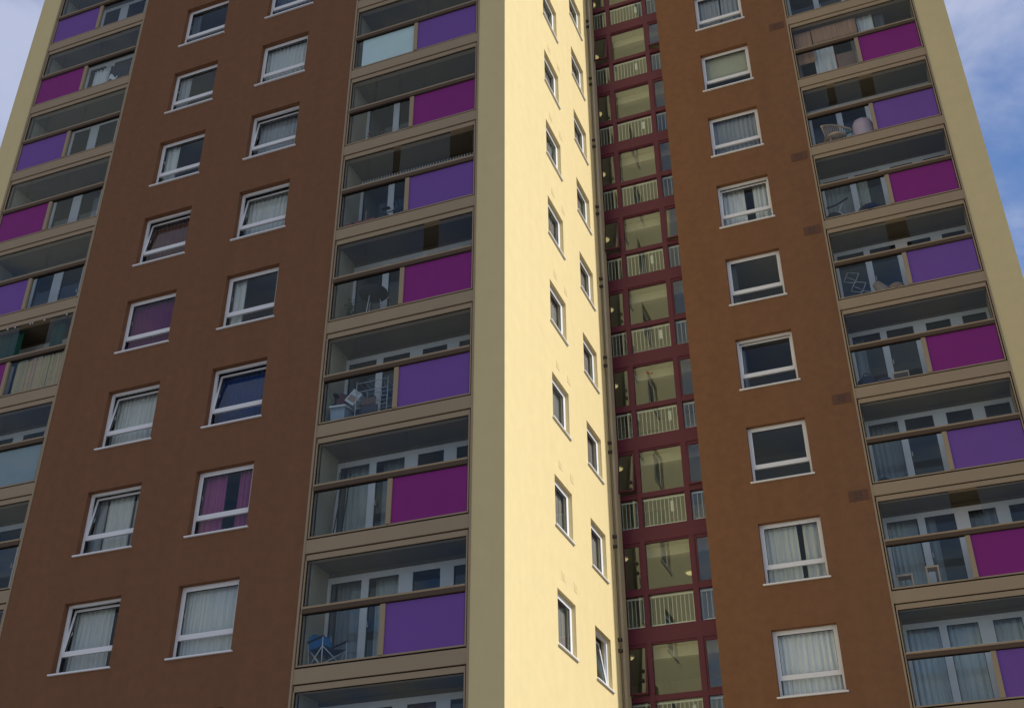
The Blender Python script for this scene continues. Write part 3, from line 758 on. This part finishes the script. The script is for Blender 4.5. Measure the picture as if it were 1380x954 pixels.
# blinds, curtains and board on the top right balcony
curtain('roller_blind', 'blind', *at('R', 7, 0, .25), .66, 2.02, 1.50, 2.15, 'brown', 'wide brown slatted blind half lowered on top right balcony', 'brown blinds on the top right balcony', flat=True)
curtain('roller_blind', 'blind', *at('R', 7, 0, .25), .13, .64, .78, 2.12, 'brown', 'narrow brown blind at left end of top right balcony', 'brown blinds on the top right balcony', flat=True)
curtain('curtain', 'curtain', *at('R', 7, 0, .40), 2.05, 2.52, 1.1, 2.25, 'brightwhite', 'bright white curtain hanging right of the brown blind', 'white curtains on the top right balcony')
curtain('curtain', 'curtain', *at('R', 7, 0, .40), .62, 1.22, .05, 1.6, 'brightwhite', 'bright white curtain hanging between brown blind and brown board', 'white curtains on the top right balcony')
curtain('curtain', 'curtain', *at('R', 7, 0, .42), 2.55, 2.85, 1.1, 2.2, 'dim', 'dark patterned curtain hanging right of bright white one', None)
q = MB(); q.box(1.28, 1.82, .20, .24, .02, .78, Pm('board_brown', (.24,.16,.12))); q.box(1.245,1.278,.20,.24,.02,.80, Pm('dark_red_edge', (.22,.03,.05)))
tag(q.obj('board', None, at('R', 7, 0, 0)), 'brown board with dark red edge standing behind balcony glass', 'board')

# curtains behind the balcony doors
GD = 'curtains behind the balcony doors'
for bay, k, u0, u1, c, lab in (
    ('B', 0, .2, .85, 'grey', 'grey curtain behind balcony door near the blue camping chair'),
    ('B', 0, 1.1, 1.8, 'white', 'pale curtain behind balcony door right of camping chair'),
    ('B', 1, .2, .88, 'white', 'white curtain behind balcony door near the leaning poles'),
    ('B', 1, 1.12, 1.6, 'grey', 'grey curtain behind second balcony door beside leaning poles'),
    ('R', 0, .15, .95, 'brightwhite', 'white net curtain left behind lowest right wing balcony'),
    ('R', 0, 1.05, 1.78, 'brightwhite', 'white net curtain middle behind lowest right wing balcony'),
    ('R', 0, 2.05, 2.75, 'brightwhite', 'white net curtain right behind lowest right wing balcony'),
    ('R', 0, 2.95, 3.6, 'brightwhite', 'white net curtain rightmost behind lowest right wing balcony'),
    ('R', 1, .15, .86, 'white', 'white curtain behind balcony door with the wooden stools'),
    ('R', 1, 1.08, 1.30, 'grey', 'grey curtain drawn aside behind door by wooden stools'),
    ('R', 1, 2.1, 2.7, 'grey', 'grey curtain behind window over magenta panel with stools'),
    ('R', 2, .15, .9, 'grey', 'grey curtain behind balcony door near small flat bag'),
    ('R', 3, .15, .45, 'grey', 'narrow grey curtain behind balcony door near slumped bag'),
    ('R', 5, .15, .9, 'grey', 'grey net curtain behind balcony door with exercise bike'),
    ('R', 5, 1.05, 1.38, 'cream', 'cream curtain behind balcony door by the pouffe'),
    ('A', 5, 2.2, 2.7, 'grey', 'grey curtain behind far left magenta balcony door'),
    ('A', 1, 2.9, 3.5, 'dim', 'dark curtain behind lowest far left balcony door'),
    ('B', -1, 1.1, 1.75, 'red', 'reddish curtain left behind bottom edge balcony window'),
    ('B', -1, 2.1, 2.7, 'red', 'reddish curtain right behind bottom edge balcony window'),
):
    curtain('curtain', 'curtain', *at(bay, k, 0, D + .26), u0, u1, .05, 2.2, c, lab, GD)

# red ribbon in the stairwell
rb = MB(); redm = Pm('red_ribbon', (.42, .05, .03))
for i in range(4): rb.lathe((.05*i, 0, -.02*i), [(0,-.03),(.03,-.01),(.035,.01),(0,.035)], redm, 8)
rb.tube((0,0,.03), (0,0,.12), .004, redm, 5)
tag(rb.obj('ribbon', None, (.98, YG + .12, 18.66)), 'small red ribbon hanging inside the maroon stairwell glazing', 'ribbon')

# ------------------------------------------------------------------ sky, sun
SUN_EL, SUN_AZ = R(42), R(88.2)          # azimuth clockwise from +Y
w = bpy.data.worlds.new('World'); sc.world = w; w.use_nodes = True
nt = w.node_tree; nt.nodes.clear()
out = nt.nodes.new('ShaderNodeOutputWorld'); bg = nt.nodes.new('ShaderNodeBackground'); bg.inputs[1].default_value = .10
sky = nt.nodes.new('ShaderNodeTexSky'); sky.sky_type = 'NISHITA'; sky.sun_disc = False
sky.sun_elevation = SUN_EL; sky.sun_rotation = SUN_AZ; sky.air_density = 1.0; sky.dust_density = .7; sky.ozone_density = 3.0
tc = nt.nodes.new('ShaderNodeTexCoord')
sep = nt.nodes.new('ShaderNodeSeparateXYZ'); nt.links.new(tc.outputs['Generated'], sep.inputs[0])
mxz = nt.nodes.new('ShaderNodeMath'); mxz.operation = 'MAXIMUM'; mxz.inputs[1].default_value = .06; nt.links.new(sep.outputs[2], mxz.inputs[0])
comb = nt.nodes.new('ShaderNodeCombineXYZ')
for i in (0, 1):
    dv = nt.nodes.new('ShaderNodeMath'); dv.operation = 'DIVIDE'; nt.links.new(sep.outputs[i], dv.inputs[0]); nt.links.new(mxz.outputs[0], dv.inputs[1]); nt.links.new(dv.outputs[0], comb.inputs[i])
mp = nt.nodes.new('ShaderNodeMapping'); mp.inputs['Location'].default_value = (3.1, 1.7, 0); mp.inputs['Scale'].default_value = (1, 1, 1)
nt.links.new(comb.outputs[0], mp.inputs[0])
ns = nt.nodes.new('ShaderNodeTexNoise'); ns.inputs['Scale'].default_value = 4.2; ns.inputs['Detail'].default_value = 9; ns.inputs['Roughness'].default_value = .55; ns.inputs['Distortion'].default_value = .4
nt.links.new(mp.outputs[0], ns.inputs['Vector'])
cov = ns.outputs['Fac']
def blob(cx, cy, rad, amt, prev):
    vm = nt.nodes.new('ShaderNodeVectorMath'); vm.operation = 'DISTANCE'; vm.inputs[1].default_value = (cx, cy, 0)
    nt.links.new(comb.outputs[0], vm.inputs[0])
    m1 = nt.nodes.new('ShaderNodeMapRange'); m1.interpolation_type = 'SMOOTHSTEP'
    m1.inputs[1].default_value = 0; m1.inputs[2].default_value = rad; m1.inputs[3].default_value = amt; m1.inputs[4].default_value = 0
    nt.links.new(vm.outputs['Value'], m1.inputs[0])
    ad = nt.nodes.new('ShaderNodeMath'); ad.operation = 'ADD'; nt.links.new(prev, ad.inputs[0]); nt.links.new(m1.outputs[0], ad.inputs[1])
    return ad.outputs[0]
cov = blob(-.90, .70, .75, .26, cov)
cov = blob(.20, 1.02, .22, .24, cov)
cov = blob(.17, 1.26, .20, -.12, cov)
cov = blob(.19, 1.55, .20, .08, cov)
cr = nt.nodes.new('ShaderNodeMapRange'); cr.interpolation_type = 'SMOOTHSTEP'; cr.inputs[1].default_value = .36; cr.inputs[2].default_value = .80; cr.inputs[3].default_value = 0; cr.inputs[4].default_value = .92
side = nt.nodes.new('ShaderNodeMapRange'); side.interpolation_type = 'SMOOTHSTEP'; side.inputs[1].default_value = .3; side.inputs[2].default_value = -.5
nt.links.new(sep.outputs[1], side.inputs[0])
ma = nt.nodes.new('ShaderNodeMath'); ma.operation = 'MULTIPLY_ADD'; ma.inputs[1].default_value = .11  # extra cloud cover added on the unseen -Y sky to warm the shade
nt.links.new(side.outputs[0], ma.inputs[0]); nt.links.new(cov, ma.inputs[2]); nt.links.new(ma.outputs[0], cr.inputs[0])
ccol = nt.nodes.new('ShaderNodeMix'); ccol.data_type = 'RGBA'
ccol.inputs[6].default_value = (3.9, 4.25, 5.65, 1); ccol.inputs[7].default_value = (4.25, 3.95, 3.6, 1)  # lavender cloud ahead, warm white added behind the camera for the shade light
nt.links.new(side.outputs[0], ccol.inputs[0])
mix = nt.nodes.new('ShaderNodeMix'); mix.data_type = 'RGBA'
nt.links.new(cr.outputs[0], mix.inputs[0]); tint = nt.nodes.new('ShaderNodeVectorMath'); tint.operation = 'MULTIPLY'; tint.inputs[1].default_value = (.86, 1.0, 1.2)
nt.links.new(sky.outputs[0], tint.inputs[0]); nt.links.new(tint.outputs[0], mix.inputs[6]); nt.links.new(ccol.outputs[2], mix.inputs[7])
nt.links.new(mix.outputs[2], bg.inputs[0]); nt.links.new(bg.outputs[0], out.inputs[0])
L = bpy.data.lights.new('sun', 'SUN'); L.energy = 3.4; L.angle = R(.5); L.color = (1, .96, .90)
so = bpy.data.objects.new('sun', L); COL.objects.link(so)
dirv = Vector((math.sin(SUN_AZ) * math.cos(SUN_EL), math.cos(SUN_AZ) * math.cos(SUN_EL), math.sin(SUN_EL)))
so.rotation_euler = dirv.to_track_quat('Z', 'Y').to_euler(); so.location = dirv * 120

# ------------------------------------------------------------------ camera
yaw, pitch, roll = -.3711, .5550, -.0036
F = Vector((math.sin(yaw)*math.cos(pitch), math.cos(yaw)*math.cos(pitch), math.sin(pitch)))
Rt = Vector((math.cos(yaw), -math.sin(yaw), 0)); U = Rt.cross(F)
R2 = math.cos(roll)*Rt + math.sin(roll)*U; U2 = -math.sin(roll)*Rt + math.cos(roll)*U
cam = bpy.data.cameras.new('camera'); cam.sensor_width = 36; cam.lens = 1569.55 / 1380 * 36; cam.clip_end = 4000
co = bpy.data.objects.new('camera', cam); COL.objects.link(co)
mw = Matrix((R2, U2, -F)).transposed().to_4x4(); mw.translation = (7.7572, -19.5036, 1.6); co.matrix_world = mw
sc.camera = co

vs = sc.view_settings
vs.view_transform = 'Standard'; vs.look = 'None'; vs.exposure = 0.39; vs.gamma = 1; vs.use_curve_mapping = False
sc.cycles.max_bounces = 10; sc.cycles.transparent_max_bounces = 16; sc.cycles.diffuse_bounces = 5; sc.cycles.glossy_bounces = 4
sc.cycles.use_denoising = True
